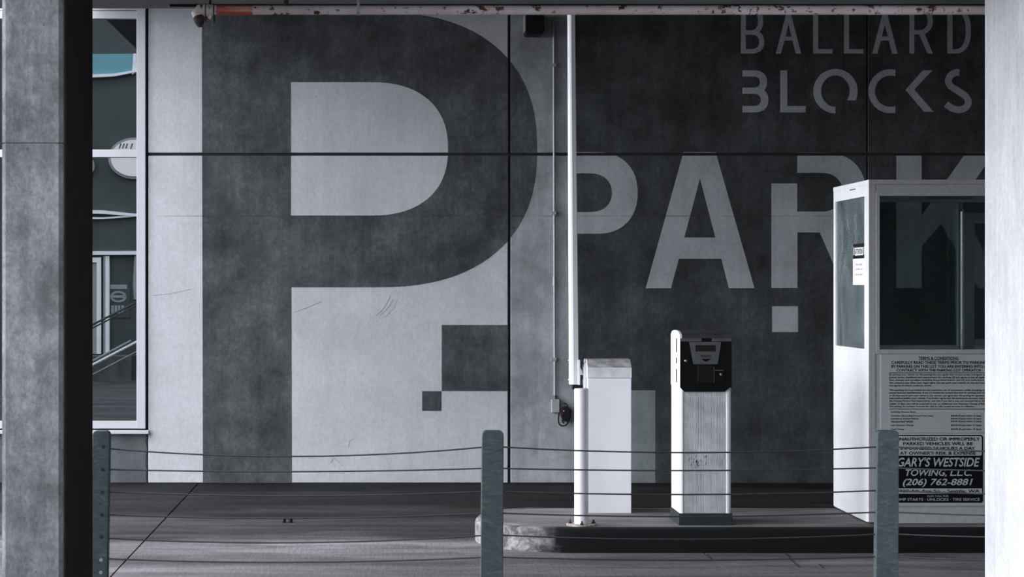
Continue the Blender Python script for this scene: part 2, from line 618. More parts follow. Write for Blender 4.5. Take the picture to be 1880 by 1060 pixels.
# --- painted wall, cast in panels with recessed joints
wall = MB().box(W(272) + 0.01, 13.0, WY + 0.03, WY + 0.25, -0.3, 9.0).build('wall_back', M['groove'], origin=(0, 0, 0))
tag(wall, 'tall cast concrete wall painted with a giant dark letter P', 'wall', kind='structure')
cols = [(272, 932.6), (937.4, 1590.3), (1594.2, 3190)]
rows = [(-830, 280.6), (286.0, 886.9)]
RECTS = [(W(a), -WZ(c), W(b), -WZ(d)) for a, b in cols for c, d in rows]     # (x0, -z top, x1, -z bottom)
for r_ in RECTS:
    part_box('panel', M['mid_wall'] if r_[0] > 1.0 else M['light_wall'], wall, r_[0], r_[2], WY, WY + 0.03, -r_[3], -r_[1], bevel=0.007)


def paint(name, pos, neg, mat, lift, f=lambda p: p, label=None):
    """a coat of paint on the wall panels, outlines in photograph pixels"""
    cv = lambda lp: [(W(f(p)[0]), -WZ(f(p)[1])) for p in lp]
    v, fs = region([cv(l) for l in pos], [cv(l) for l in neg], RECTS)
    used = sorted({i for q in fs for i in q})
    ix = {o_: n_ for n_, o_ in enumerate(used)}
    mb = MB()
    mb.add([(v[i][0], WY - lift, -v[i][1]) for i in used], [tuple(ix[i] for i in q) for q in fs])
    o = mb.build(name, mat, wall)
    me = o.data
    if me.polygons and sum(p.normal.y * p.area for p in me.polygons) > 0:
        me.flip_normals()
    sd = o.modifiers.new('coat', 'SOLIDIFY')
    sd.thickness = 0.0008
    sd.offset = -1
    if label:
        o['label'] = label
    return o


bigP_out = [(370.5, -40)] + [(690, -40), (690, 22)] + sup(690, 275, 296, 253, 2.37, -90, 90, 48) + [(535, 528), (535, 900), (372, 900)]
bigP_out = [(370.5, 22)] + sup(690, 275, 296, 253, 2.37, -90, 90, 48) + [(535, 528), (536, 900), (372.5, 900)]
bigP_in = [(534, 151)] + sup(680, 273.5, 142.5, 122.5, 2.33, -90, 90, 40) + [(534, 396)]
paint('painted_letter', [bigP_out], [bigP_in], M['bare_wall'], 0.0012, label='giant dark grey painted letter P')
paint('painted_square', [rect(811, 597, 940, 718.5)], [rect(934, 500, 1000, 800)], M['bare_wall'], 0.0012, label='larger dark painted square')
paint('painted_square', [rect(775, 718.5, 810.5, 755)], [], M['bare_wall'], 0.0012, label='small dark painted square')
paint('painted_field', [rect(1055.5, -900, 3190, 900)], [], M['dark_wall'], 0.0012, label='dark grey painted half of the wall')

LT, LL = M['letter'], 0.0024
paint('painted_letter', [dee(1054, 1170.8, 279.6, 429.3, 1098, 2.2)], [dee(1054, 1123.5, 318.4, 389.7, 1083, 2.2)], LT, LL, label='pale painted letter P of PARK')
paint('painted_rectangle', [rect(1054, 717, 1203, 900)], [], M['dim_letter'], LL, label='pale painted rectangle low on the dark wall')
paint('painted_letter', [[(1185.3, 529.6), (1254.7, 279.6), (1313.8, 279.6), (1385.1, 529.3), (1338, 529.3), (1324.3, 475.5), (1246.3, 475.5), (1231.8, 529.3)]],
      [[(1285, 328), (1313.3, 436.3), (1256.3, 436.3)]], LT, LL, label='pale painted letter A of PARK')
paint('painted_letter', [rect(1416.1, 337, 1464, 528.8), dee(1463.5, 1589.6, 280.3, 427, 1515, 2.2), [(1504.7, 426), (1553, 426), (1597, 528.8), (1549, 528.8)]],
      [dee(1463.5, 1547, 317.5, 388.7, 1508, 2.2)], LT, LL, label='pale painted letter R of PARK with cut stem')
paint('painted_square', [rect(1417.5, 562.6, 1465, 610)], [], LT, LL, label='pale painted square under the R stem')
paint('painted_letter', [rect(1645.5, 280.3, 1692, 528.8), [(1692, 396), (1773.5, 280.3), (1826, 280.3), (1762, 371), (1838, 528.8), (1796.5, 528.8), (1727.5, 411.4), (1692, 452.5)]],
      [], LT, LL, label='pale painted letter K of PARK')

for pts_, w_ in (([(280, 543), (312, 540), (330, 536), (352, 531)], 0.9), ([(540, 574), (562, 566), (590, 554)], 1.2), ([(690, 580), (703, 569), (713, 552), (716, 543)], 0.9),
                 ([(697, 581), (712, 566), (722, 550)], 1.0), ([(706, 583), (722, 568), (730, 550)], 0.7), ([(640, 822), (642, 810), (650, 806)], 1.2), ([(610, 838), (631, 858)], 0.8), ([(608, 850), (612, 842)], 1.6)):
    paint('scuff', [stroke(pts_, w_)], [], M['scuff'], 0.0012)
zz = lambda p: (1320 + p[0] / 3.3125, p[1] / 3.3125)


def smallA(x):
    return ([[(x, 327), (x + 73, 46), (x + 82, 46), (x + 155, 327), (x + 122, 327), (x + 101, 247), (x + 53, 247), (x + 32, 327)]],
            [[(x + 77.5, 150), (x + 95.5, 222), (x + 59.5, 222)]])


BL = [([rect(133, 46, 163, 326), dee(134, 275, 184, 326, 200), dee(134, 268, 46, 210, 200)], [dee(163, 244, 211, 299, 195), dee(163, 237, 73, 184, 195)], 'B'),
      smallA(345) + ('first A',),
      ([rect(572, 46, 603, 326), rect(572, 299, 690, 326)], [], 'first L'),
      ([rect(760, 46, 791, 326), rect(760, 299, 878, 326)], [], 'second L'),
      smallA(931) + ('second A',),
      ([rect(1158, 46, 1188, 326), dee(1160, 1300, 46, 209, 1220), [(1213, 200), (1247, 196), (1300, 326), (1267, 326)]], [dee(1188, 1269, 73, 183, 1215)], 'R'),
      ([dee(1388, 1532, 46, 326, 1440)], [dee(1420, 1500, 73, 299, 1438)], 'D')]
for pos, neg, nm in BL:
    paint('painted_letter', pos, neg, LT, LL, zz, 'thin pale painted letter %s of BALLARD' % nm)
S_line = catmull([(1462, 441), (1440, 442), (1410, 458), (1394, 490), (1408, 523), (1450, 552), (1495, 582), (1516, 618), (1502, 652), (1462, 668), (1420, 660), (1380, 634)])
BK = [([dee(142, 292, 428, 570, 215), dee(142, 300, 533, 684, 215)], [dee(120, 248, 466, 533, 210), dee(120, 254, 571, 645, 210)], 'B'),
      ([rect(372, 428, 415, 684), rect(372, 645, 527, 684)], [], 'L'),
      ([sup(708, 555, 135, 135, 2.0, 0, 350, 60)], [sup(708, 555, 87, 96, 2.0, 0, 350, 50), rect(708, 611, 900, 720)], 'O'),
      ([sup(1043, 555, 135, 134, 2.0, 0, 350, 60)], [sup(1043, 555, 95, 95, 2.0, 0, 350, 50), rect(1072, 400, 1250, 720)], 'C'),
      ([[(1240, 428), (1298, 428), (1187, 545), (1305, 680), (1246, 680), (1133, 547)]], [], 'K'),
      ([stroke(S_line, 41)], [], 'S')]
for pos, neg, nm in BK:
    paint('painted_letter', pos, neg, LT, LL, zz, 'bold pale painted letter %s of BLOCKS' % nm)

# --- bare base wall and shop window on the left
lw = MB().box(-4.6, W(270.5), WY, WY + 0.25, 0.0, WZ(797)).build('wall_left', M['base_wall'], origin=(0, 0, 0), bevel=0.005)
tag(lw, 'low bare concrete wall under the shop window', 'wall', kind='structure')
MB().prism(stroke([(W(269.5 + d), WZ(y)) for d, y in ((0, 798), (-1.5, 812), (1, 824), (-1, 840), (-1.5, 852), (0.5, 862), (-1, 875), (0, 886))], 0.010), 'y', WY - 0.0015, WY).build('crack', M['groove'], lw)
win = empty('window_1', (W(110), WY, WZ(797)), 'tall aluminium-framed shop window reflecting the yard', 'window', kind='structure')
fy0, fy1 = WY - 0.03, WY + 0.09
XL = -4.6
for a, b in ((251.3, 267.6), (30, 46), (-318, -302)):
    part_box('mullion', M['frame'], win, W(a), W(b), fy0, fy1, WZ(787), 5.6, bevel=0.003)
for a, b in ((20.5, 34.6), (275, 289), (773.5, 787)):
    for xa, xb in ((XL + 0.2, W(30)), (W(46), W(251.3))):
        part_box('rail', M['frame'], win, xa, xb, fy0 + 0.006, fy1, WZ(b), WZ(a), bevel=0.003)
for xa, xb in ((XL + 0.2, W(30)), (W(46), W(251.3))):
    part_box('transom_cap', M['frame'], win, xa, xb, fy0 + 0.012, fy1, WZ(19.2), WZ(9), bevel=0.002)
    for a, b in ((-220, 9), (34.6, 275), (289, 773.5)):
        part_box('pane', M['win_glass'], win, xa, xb, WY + 0.025, WY + 0.031, WZ(b), WZ(a))
part_box('sill', M['frame'], win, XL, W(274), WY - 0.06, WY + 0.05, WZ(796.5), WZ(790), bevel=0.003)
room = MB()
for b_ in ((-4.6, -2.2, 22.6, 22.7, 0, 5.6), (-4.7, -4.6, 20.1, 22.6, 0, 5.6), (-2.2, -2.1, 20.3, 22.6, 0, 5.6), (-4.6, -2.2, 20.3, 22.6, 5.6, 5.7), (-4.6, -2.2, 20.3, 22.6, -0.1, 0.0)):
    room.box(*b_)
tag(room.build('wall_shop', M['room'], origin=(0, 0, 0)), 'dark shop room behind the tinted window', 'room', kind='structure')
tag(MB().box(-4.7, W(272) + 0.01, WY, WY + 0.25, 5.6, 9).build('wall_upper', M['light_wall'], origin=(0, 0, 0)), 'concrete wall above the shop window', 'wall', kind='structure')

# --- slab over the drive, spandrel beam, garage ceiling and shell
tag(MB().box(-2.8, 13, 10.5, WY + 0.25, TOP, TOP + 0.4).build('ceiling', M['ceiling'], origin=(0, 0, 0)), 'concrete slab roofing the drive', 'ceiling', kind='structure')
BZ = PZ(16.0, 10.5)
tag(MB().box(-2.3, 13, 9.75, 10.5, BZ, TOP + 0.4).build('ceiling_beam', M['beam'], origin=(0, 0, 0), bevel=0.01), 'deep concrete beam along the garage edge at the top', 'beam', kind='structure')
tag(MB().box(-2.3, 13, 7.6, 9.75, 4.1, 4.4).box(0.5, 13, -9, 7.6, 4.1, 4.4).build('ceiling_garage_blocker', M['ceiling'], origin=(0, 0, 0)), 'garage ceiling slab, its unseen part shaped to block sky', 'ceiling', kind='structure')  # unseen right part added to keep sky off right-facing sides and booth front
tag(MB().box(13, 13.3, -9, WY + 0.25, 0, 9).build('wall_right', M['ceiling'], origin=(0, 0, 0)), 'end wall of the garage and drive', 'wall', kind='structure')
tag(MB().box(-2.3, 13, -9.3, -9, 0, 9.5).build('wall_rear_blocker', M['ceiling'], origin=(0, 0, 0)), 'unseen rear wall of the garage, raised to block front light', 'wall', kind='structure')  # out of view, height set to hold front skylight off the booth

# --- two pillars of the garage edge
pf, pb = 8.9, 9.777


def pillar(x0, x1, mat, label, chamfer, joint):
    e = empty('concrete_pillar', ((x0 + x1) / 2, (pf + pb) / 2, 0), label, 'pillar', kind='structure')
    c = chamfer
    lp = [(x0 + c, pf), (x1 - c, pf), (x1, pf + c), (x1, pb - c), (x1 - c, pb), (x0 + c, pb), (x0, pb - c), (x0, pf + c)]
    cx, cy = (x0 + x1) / 2, (pf + pb) / 2
    small = [(cx + (x - cx) * (1 - 0.008 / (x1 - x0)), cy + (y - cy) * (1 - 0.008 / (pb - pf))) for x, y in lp]
    MB().prism(lp, 'z', 0, joint - 0.0025).build('lower_lift', mat, e)
    MB().prism(small, 'z', joint - 0.0025, joint + 0.0025).build('joint', mat, e)
    MB().prism(lp, 'z', joint + 0.0025, 4.1).build('upper_lift', mat, e)
    return e


pl = pillar(PX(2.5, pf), PX(110, pf) + 0.012, M['pillar'], 'stained grey concrete pillar at the left edge', 0.018, PZ(263, pf))
xp = PX(110, pf) + 0.012
o = part_box('side_shade_sheet', M['board'], pl, xp, xp + 0.006, xp * F / (119 - VX), pb, 0.01, BZ - 0.002, 0.001)  # thin sheet added to darken the shaded inner face
o['label'] = 'dark brown sheet added to shade the inner side'
rx = PX(1808, pb)
pillar(rx, rx + 0.45, M['white_pillar'], 'bright white painted concrete pillar at the right edge', 0.002, PZ(-60, pf))

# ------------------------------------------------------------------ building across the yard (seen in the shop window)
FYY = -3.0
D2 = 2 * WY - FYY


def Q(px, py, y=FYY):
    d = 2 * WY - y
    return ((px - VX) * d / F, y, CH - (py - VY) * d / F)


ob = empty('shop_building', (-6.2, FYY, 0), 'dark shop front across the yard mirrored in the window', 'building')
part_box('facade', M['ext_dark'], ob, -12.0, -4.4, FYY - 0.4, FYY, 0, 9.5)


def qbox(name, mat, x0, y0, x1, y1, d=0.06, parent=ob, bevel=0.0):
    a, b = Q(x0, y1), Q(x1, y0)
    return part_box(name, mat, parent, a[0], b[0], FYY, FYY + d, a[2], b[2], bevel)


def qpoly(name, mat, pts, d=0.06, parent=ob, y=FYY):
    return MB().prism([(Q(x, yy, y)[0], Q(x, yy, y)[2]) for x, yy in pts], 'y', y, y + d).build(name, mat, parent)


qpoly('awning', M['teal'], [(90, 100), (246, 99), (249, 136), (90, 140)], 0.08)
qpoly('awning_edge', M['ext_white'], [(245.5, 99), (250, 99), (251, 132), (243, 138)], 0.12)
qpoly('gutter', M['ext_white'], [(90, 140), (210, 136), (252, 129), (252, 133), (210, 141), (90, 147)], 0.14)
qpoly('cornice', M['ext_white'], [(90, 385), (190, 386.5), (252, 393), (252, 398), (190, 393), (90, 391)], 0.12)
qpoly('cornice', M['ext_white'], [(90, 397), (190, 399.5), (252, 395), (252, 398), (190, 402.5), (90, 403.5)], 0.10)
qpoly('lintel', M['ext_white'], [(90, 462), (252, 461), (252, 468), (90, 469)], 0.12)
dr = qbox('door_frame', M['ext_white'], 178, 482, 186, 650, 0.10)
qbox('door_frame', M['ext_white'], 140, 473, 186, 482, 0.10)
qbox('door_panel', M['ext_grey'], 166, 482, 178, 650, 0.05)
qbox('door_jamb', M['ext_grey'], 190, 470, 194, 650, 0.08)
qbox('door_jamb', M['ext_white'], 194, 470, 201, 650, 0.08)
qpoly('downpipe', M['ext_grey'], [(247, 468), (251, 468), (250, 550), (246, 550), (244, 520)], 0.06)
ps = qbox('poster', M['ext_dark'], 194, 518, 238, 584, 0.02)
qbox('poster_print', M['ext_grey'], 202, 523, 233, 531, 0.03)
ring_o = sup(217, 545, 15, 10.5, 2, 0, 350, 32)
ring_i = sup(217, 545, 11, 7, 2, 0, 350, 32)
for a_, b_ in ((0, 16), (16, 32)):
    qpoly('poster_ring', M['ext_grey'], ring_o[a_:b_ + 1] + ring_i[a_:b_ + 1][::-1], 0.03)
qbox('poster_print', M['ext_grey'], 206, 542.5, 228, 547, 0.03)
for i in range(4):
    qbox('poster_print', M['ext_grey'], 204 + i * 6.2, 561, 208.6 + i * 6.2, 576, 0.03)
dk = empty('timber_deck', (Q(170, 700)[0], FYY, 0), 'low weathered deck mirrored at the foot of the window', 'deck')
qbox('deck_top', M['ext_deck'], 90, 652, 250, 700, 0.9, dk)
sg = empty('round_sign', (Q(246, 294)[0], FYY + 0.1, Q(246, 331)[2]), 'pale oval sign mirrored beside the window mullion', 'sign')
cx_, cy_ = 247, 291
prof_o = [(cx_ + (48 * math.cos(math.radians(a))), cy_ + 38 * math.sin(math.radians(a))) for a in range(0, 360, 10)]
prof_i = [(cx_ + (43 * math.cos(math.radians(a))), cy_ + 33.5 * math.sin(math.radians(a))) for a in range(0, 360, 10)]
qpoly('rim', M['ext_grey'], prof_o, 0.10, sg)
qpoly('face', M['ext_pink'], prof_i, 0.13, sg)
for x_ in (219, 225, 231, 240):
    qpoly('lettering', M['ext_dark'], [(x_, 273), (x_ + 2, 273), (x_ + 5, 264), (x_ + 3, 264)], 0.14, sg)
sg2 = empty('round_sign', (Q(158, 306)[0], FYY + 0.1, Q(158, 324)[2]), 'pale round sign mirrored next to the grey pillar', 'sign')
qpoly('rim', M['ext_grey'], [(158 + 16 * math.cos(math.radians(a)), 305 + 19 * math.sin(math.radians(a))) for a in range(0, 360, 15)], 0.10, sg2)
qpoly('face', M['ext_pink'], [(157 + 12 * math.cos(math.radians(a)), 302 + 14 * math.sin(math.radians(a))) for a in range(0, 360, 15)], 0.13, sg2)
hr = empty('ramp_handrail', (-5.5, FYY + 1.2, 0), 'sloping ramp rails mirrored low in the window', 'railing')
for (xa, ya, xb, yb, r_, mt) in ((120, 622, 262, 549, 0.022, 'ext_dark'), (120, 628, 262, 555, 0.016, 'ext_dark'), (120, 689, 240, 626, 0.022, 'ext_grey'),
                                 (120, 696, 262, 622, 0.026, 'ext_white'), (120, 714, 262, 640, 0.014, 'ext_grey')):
    MB().cyl(Q(xa, ya, FYY + 1.2), Q(xb, yb, FYY + 1.2), r_, 8).build('rail', M[mt], hr)
for x_, yt in ((128, 618), (258, 551)):
    q = Q(x_, yt, FYY + 1.2)
    MB().cyl((q[0], q[1], 0), q, 0.03, 8).build('rail_post', M['ext_dark'], hr)

# ------------------------------------------------------------------ traffic island
PT = CH - 1.691           # top of the island
isl = empty('kerb_island', (3.0, 15.46, 0), 'raised concrete kerb island under the booth and ticket machine', 'kerb')


def island_loop(inset):
    lp = sup(1.42, 15.46, 0.726 - inset, 0.77 - inset, 2.2, 90, 270, 40)
    return [(8.0, 15.46 + 0.77 - inset)] + lp + [(8.0, 15.46 - 0.77 + inset)]


def kerb_mesh():
    mb = MB()
    prof = [(0.0, 0.0), (0.0, PT - 0.05), (0.006, PT - 0.022), (0.022, PT - 0.006), (0.05, PT), (0.15, PT), (0.15, 0.0)]
    loops = [[(x, y, z) for x, y in island_loop(ins)] for ins, z in prof]
    n = len(loops[0])
    vs = [v for l in loops for v in l]
    fs = []
    for i in range(len(loops) - 1):
        for k in range(n - 1):
            a = i * n + k
            fs.append((a, a + 1, a + 1 + n, a + n))
    return mb.add(vs, fs)


kerb_mesh().build('kerb', M['kerb'], isl, smooth=True)
MB().prism(island_loop(0.13), 'z', 0.0, PT + 0.0005).build('paving', M['island'], isl)

# ------------------------------------------------------------------ text
def text_mesh(body, shear=0.0, bold=0.0):
    cu = bpy.data.curves.new('text', 'FONT')
    cu.body = body
    cu.shear = shear
    cu.resolution_u = 3
    ob_ = bpy.data.objects.new('text', cu)
    COL.objects.link(ob_)
    dg = bpy.context.evaluated_depsgraph_get()
    me = bpy.data.meshes.new_from_object(ob_.evaluated_get(dg))
    COL.objects.unlink(ob_)
    bpy.data.objects.remove(ob_)
    if bold:                                  # heavier strokes: the same outlines set again a hair to each side
        bm = bmesh.new()
        for lay, (dx_, dy_) in enumerate(((-bold, 0), (bold, 0), (0, -bold), (0, bold))):
            n0 = len(bm.verts)
            bm.from_mesh(me)
            bm.verts.ensure_lookup_table()
            for v in bm.verts[n0:]:
                v.co.x += dx_
                v.co.y += dy_
                v.co.z = lay * 0.0002
        bm.to_mesh(me)
        bm.free()
    return me


def put_text(name, body, x0, y0, x1, y1, mat, parent, fn, shear=0.0, bold=0.0):
    """fit text into a pixel box; fn maps (px, py) to a world point on the sign"""
    me = text_mesh(body, shear, bold)
    vx = [v.co.x for v in me.vertices]
    vy = [v.co.y for v in me.vertices]
    a0, a1, b0, b1 = min(vx), max(vx), min(vy), max(vy)
    off = wloc(parent)
    ax_ = 1 if abs(fn(x0, y0)[1] - fn(x1, y1)[1]) < 1e-6 else 0
    for v in me.vertices:
        u = (v.co.x - a0) / (a1 - a0)
        t = (v.co.y - b0) / (b1 - b0)
        q = Vector(fn(x0 + u * (x1 - x0), y1 + t * (y0 - y1))) - off
        q[ax_] -= v.co.z
        v.co = q
    me.materials.clear()
    me.materials.append(mat)
    o = bpy.data.objects.new(name, me)
    COL.objects.link(o)
    o.parent = parent
    return o


# ------------------------------------------------------------------ parking booth
KX, KY, KYB = PX(1595, 15.0), 15.0, 16.17
KX2 = KX + 1.5
KT = PZ(330, 15.0)
bo = empty('parking_booth', (KX + 0.75, KY + 0.58, PT), 'white glazed attendant booth beside the white pillar', 'booth')
t_ = 0.05
B = M['booth']
kz = lambda py: PZ(py, KY)
kx = lambda px: PX(px, KY)
zs_t, zs_b = 2.526, 1.421            # side window head and sill
for x0, x1, y0, y1 in ((KX, kx(1607.5), KY + 0.012, KY + 0.062), (KX2 - t_, KX2, KY, KY + 0.06), (KX, KX + t_, KYB - 0.055, KYB), (KX2 - t_, KX2, KYB - 0.055, KYB)):
    part_box('corner_post', B, bo, x0, x1, y0, y1, PT + 0.012, KT - 0.02, 0.003)
MB().box(KX - 0.002, KX2, KY + 0.008, KYB, kz(338.5), KT).build('roof', B, bo, bevel=0.003)
part_box('front_shade_strip', M['booth_front'], bo, KX, KX2, KY - 0.004, KY + 0.008, kz(338.5), KT, 0.002)  # strip added to give the roof front its shaded tone
part_box('corner_shade_strip', M['booth_front'], bo, KX + 0.001, kx(1607.5), KY, KY + 0.012, PT + 0.012, kz(338.5), 0.002)  # strip added to give the post front its shaded tone
part_box('header', M['booth_front'], bo, kx(1607.5), KX2 - t_, KY + 0.002, KY + 0.05, kz(353), kz(338.5), 0.002)
wf = MB()
x0, x1, z0, z1 = kx(1608), kx(1905), kz(650), kz(353)
xi0, xi1, zi0, zi1 = kx(1615), kx(1898), kz(642), kz(360)
wf.box(x0, xi0, KY - 0.006, KY + 0.04, z0, z1).box(xi1, x1, KY - 0.006, KY + 0.04, z0, z1).box(xi0, xi1, KY - 0.006, KY + 0.04, zi1, z1).box(xi0, xi1, KY - 0.006, KY + 0.04, z0, zi0)
wf.build('window_frame', M['booth_front'], bo, bevel=0.002)
part_box('window_pane', M['front_glass'], bo, xi0, xi1, KY + 0.015, KY + 0.020, zi0, zi1)
part_box('side_panel', B, bo, x1, KX2 - t_, KY + 0.002, KY + 0.04, kz(650), kz(353))
part_box('front_panel', M['booth_front'], bo, kx(1607.5), KX2 - t_, KY + 0.003, KY + 0.04, PT + 0.03, kz(650), 0.002)
part_box('kick_plate', M['booth_front'], bo, kx(1607.5), KX2 - t_, KY - 0.002, KY + 0.04, PT + 0.005, kz(950), 0.002)
# left side
part_box('side_panel', B, bo, KX + 0.002, KX + 0.04, KY + 0.062, KYB - 0.055, PT + 0.03, zs_b - 0.02, 0.002)
part_box('side_header', B, bo, KX + 0.0, KX + 0.04, KY + 0.062, KYB - 0.055, zs_t, kz(338.5), 0.002)
sf = MB()
ya, yb = KY + 0.062, KYB - 0.055
sf.box(KX - 0.003, KX + 0.04, ya, 15.126, zs_b - 0.02, zs_t).box(KX - 0.003, KX + 0.04, 16.09, yb, zs_b - 0.02, zs_t)
sf.box(KX - 0.003, KX + 0.04, 15.126, 16.09, zs_b - 0.02, zs_b)
sf.build('window_frame', B, bo, bevel=0.002)
part_box('window_pane', M['side_glass'], bo, KX + 0.012, KX + 0.017, 15.126, 16.09, zs_b, zs_t)
part_box('kick_plate', B, bo, KX - 0.004, KX + 0.03, KY + 0.04, KYB - 0.04, PT + 0.01, PT + 0.11, 0.002)
part_box('vent_slot', M['groove'], bo, KX - 0.0035, KX + 0.001, 15.42, 15.60, 2.590, 2.596)
# back wall: low panel, glazed upper part, sliding door with an aluminium frame
part_box('back_panel', B, bo, KX + t_, PX(1762, 16.17), KYB - 0.04, KYB, PT + 0.001, zs_b)
part_box('back_header', B, bo, KX + t_, KX2 - t_, KYB - 0.04, KYB, zs_t, KT - 0.02)
part_box('window_pane', M['front_glass'], bo, KX + t_, PX(1760, 16.15), KYB - 0.022, KYB - 0.017, zs_b, zs_t)
dx = PX(1760, 16.1)
part_box('door_post', M['booth_front'], bo, dx, dx + 0.034, KYB - 0.06, KYB, PT + 0.001, zs_t, 0.002)
MB().cyl((dx + 0.02, KYB - 0.10, 0.6), (dx + 0.02, KYB - 0.10, 2.45), 0.014, 16).build('glint_bar', M['chrome'], bo, smooth=True)  # chrome bar added to catch light as the jamb's bright edge
dd = MB()
dx1, dx2 = PX(1772, 16.1), KX2 - t_
dd.box(dx1, dx1 + 0.075, KYB - 0.06, KYB - 0.01, PT + 0.001, 2.44).box(dx2 - 0.075, dx2, KYB - 0.06, KYB - 0.01, PT + 0.001, 2.44)
da, db = dx1 + 0.075, dx2 - 0.075
dd.box(da, db, KYB - 0.06, KYB - 0.01, 2.36, 2.44).box(da, db, KYB - 0.06, KYB - 0.01, PT + 0.001, PT + 0.15).box(da, db, KYB - 0.06, KYB - 0.01, 1.42, 1.47)
bd = dd.build('door', M['booth_front'], bo, bevel=0.002)
part_box('door_pane', M['front_glass'], bd, dx1 + 0.075, dx2 - 0.075, KYB - 0.037, KYB - 0.032, 1.47, 2.36)
part_box('door_panel', B, bd, dx1 + 0.075, dx2 - 0.075, KYB - 0.045, KYB - 0.025, PT + 0.15, 1.42)
part_box('side_wall', B, bo, KX2 - 0.04, KX2, KY + 0.06, KYB - 0.055, PT + 0.001, KT - 0.02)
part_box('floor_plate', M['plinth'], bo, KX + 0.02, KX2 - 0.02, KY + 0.03, KYB - 0.02, PT + 0.001, PT + 0.03)
lf = MB()
lx0, lx1, ly = PX(1705, 15.6), PX(1782, 15.6), 15.6
lf.prism([(ly - 0.09, KT - 0.03), (ly + 0.09, KT - 0.03), (ly + 0.07, KT - 0.115), (ly - 0.07, KT - 0.115)], 'x', lx0, lx1)
lf.build('ceiling_lamp', M['frame'], bo, bevel=0.004)
part_box('counter', M['plinth'], bo, KX + t_, PX(1760, 15.6), KY + 0.045, KY + 0.40, 1.22, 1.26)

# terms sign on the booth
ts = empty('terms_sign', (kx(1723), KY, kz(795)), 'grey board of small printed parking terms on the booth', 'sign')
part_box('board', M['sign'], ts, kx(1616.5), kx(1829), KY - 0.006, KY + 0.002, kz(795), kz(651), 0.001)
onT = lambda px, py: (PX(px, KY), KY - 0.0070, PZ(py, KY))
Ik = M['ink']
put_text('heading', 'TERMS & CONDITIONS:', 1686, 655.2, 1760, 660.8, Ik, ts, onT, bold=0.018)
put_text('heading', 'CAREFULLY READ THESE TERMS PRIOR TO PARKING', 1636, 663.2, 1811, 668.6, Ik, ts, onT, bold=0.018)
put_text('heading', 'BY PARKING ON THIS LOT YOU ARE ENTERING INTO A', 1636, 670.3, 1811, 675.8, Ik, ts, onT, bold=0.018)
put_text('heading', 'CONTRACT WITH THE PARKING LOT OPERATOR', 1645.5, 677.4, 1801, 682.6, Ik, ts, onT, bold=0.018)


def tbar(x0, y0, x1, y1, name='rule'):
    a, b = onT(x0, y1), onT(x1, y0)
    part_box(name, Ik, ts, a[0], b[0], KY - 0.0070, KY - 0.0058, a[2], b[2])


tbar(1686, 661.2, 1760, 661.9)
tbar(1632, 684.5, 1816, 685.5)
tbar(1632, 750.9, 1816, 752.0)
para = ['By parking your vehicle on this parking lot, you signify that (1) you accept and agree to the',
        'posted terms, conditions and requirements for parking, (2) you agree to pay all applicable',
        'fees, charges and penalties, including those listed below, and (3) you understand that',
        'this contract may affect your legal rights. Do not park your vehicle on this lot if you do',
        'not agree to these contract terms.',
        'This parking lot is provided for the exclusive use of customers while shopping at the',
        'posted business establishment. If you (1) exceed the posted time limit for parking your vehicle',
        'or (2) improperly park your vehicle in any manner, you agree that the parking lot operator may',
        'impound/immobilize your vehicle. You further agree that the parking lot operator may issue',
        'the Parking Notice Fees listed below, and that if you fail to pay any assessed fee or charge',
        'within 15 days you will be required to pay an additional Late Payment Charge of $25.00.',
        'The parking lot operator reserves the right to refer unpaid amounts to collection.']
ys = [688.3, 693.3, 698.4, 703.4, 708.4, 716.7, 721.6, 726.8, 731.7, 736.7, 741.9, 746.8]
for i, (tx, y_) in enumerate(zip(para, ys)):
    put_text('text_line', tx, 1632, y_ - 1.9, {4: 1710, 11: 1789}.get(i, 1816), y_ + 2.2, Ik, ts, onT, bold=0.018)
for tx, y_, xe in (('Parking Notice Fees:', 757, 1681), ('Overtime (Exceeding Posted Time Limit)', 764.2, 1712.5), ('Improperly Parked Vehicle', 769.3, 1686),
                   ('Unauthorized Vehicle', 774.3, 1676), ('Late Payment Charge:', 781.4, 1677.5), ('Total Charge:', 788.6, 1660)):
    put_text('text_line', tx, 1635, y_ - 1.9, xe, y_ + 1.9, Ik, ts, onT, bold=0.018)
for tx, y_ in (('$40.00 (if paid within 15 days)', 764.2), ('$40.00 (if paid within 15 days)', 769.3), ('$40.00 (if paid within 15 days)', 774.3),
               ('$25.00 (if paid after 15 days)', 781.4), ('$65.00 (if paid after 15 days)', 788.6)):
    put_text('text_line', tx, 1745, y_ - 1.9, 1801, y_ + 1.9, Ik, ts, onT, bold=0.018)

# towing sign
tw = empty('towing_sign', (kx(1722), KY, kz(930)), 'black and grey towing company sign behind the guard post', 'sign')


def rrect(x0, y0, x1, y1, r, fn, k=6):
    out = []
    for cx, cy, a in ((x1 - r, y0 + r, -90), (x1 - r, y1 - r, 0), (x0 + r, y1 - r, 90), (x0 + r, y0 + r, 180)):
        for i in range(k + 1):
            t = math.radians(a + 90 * i / k)
            q = fn(cx + r * math.cos(t), cy + r * math.sin(t))
            out.append((q[0], q[2]))
    return out


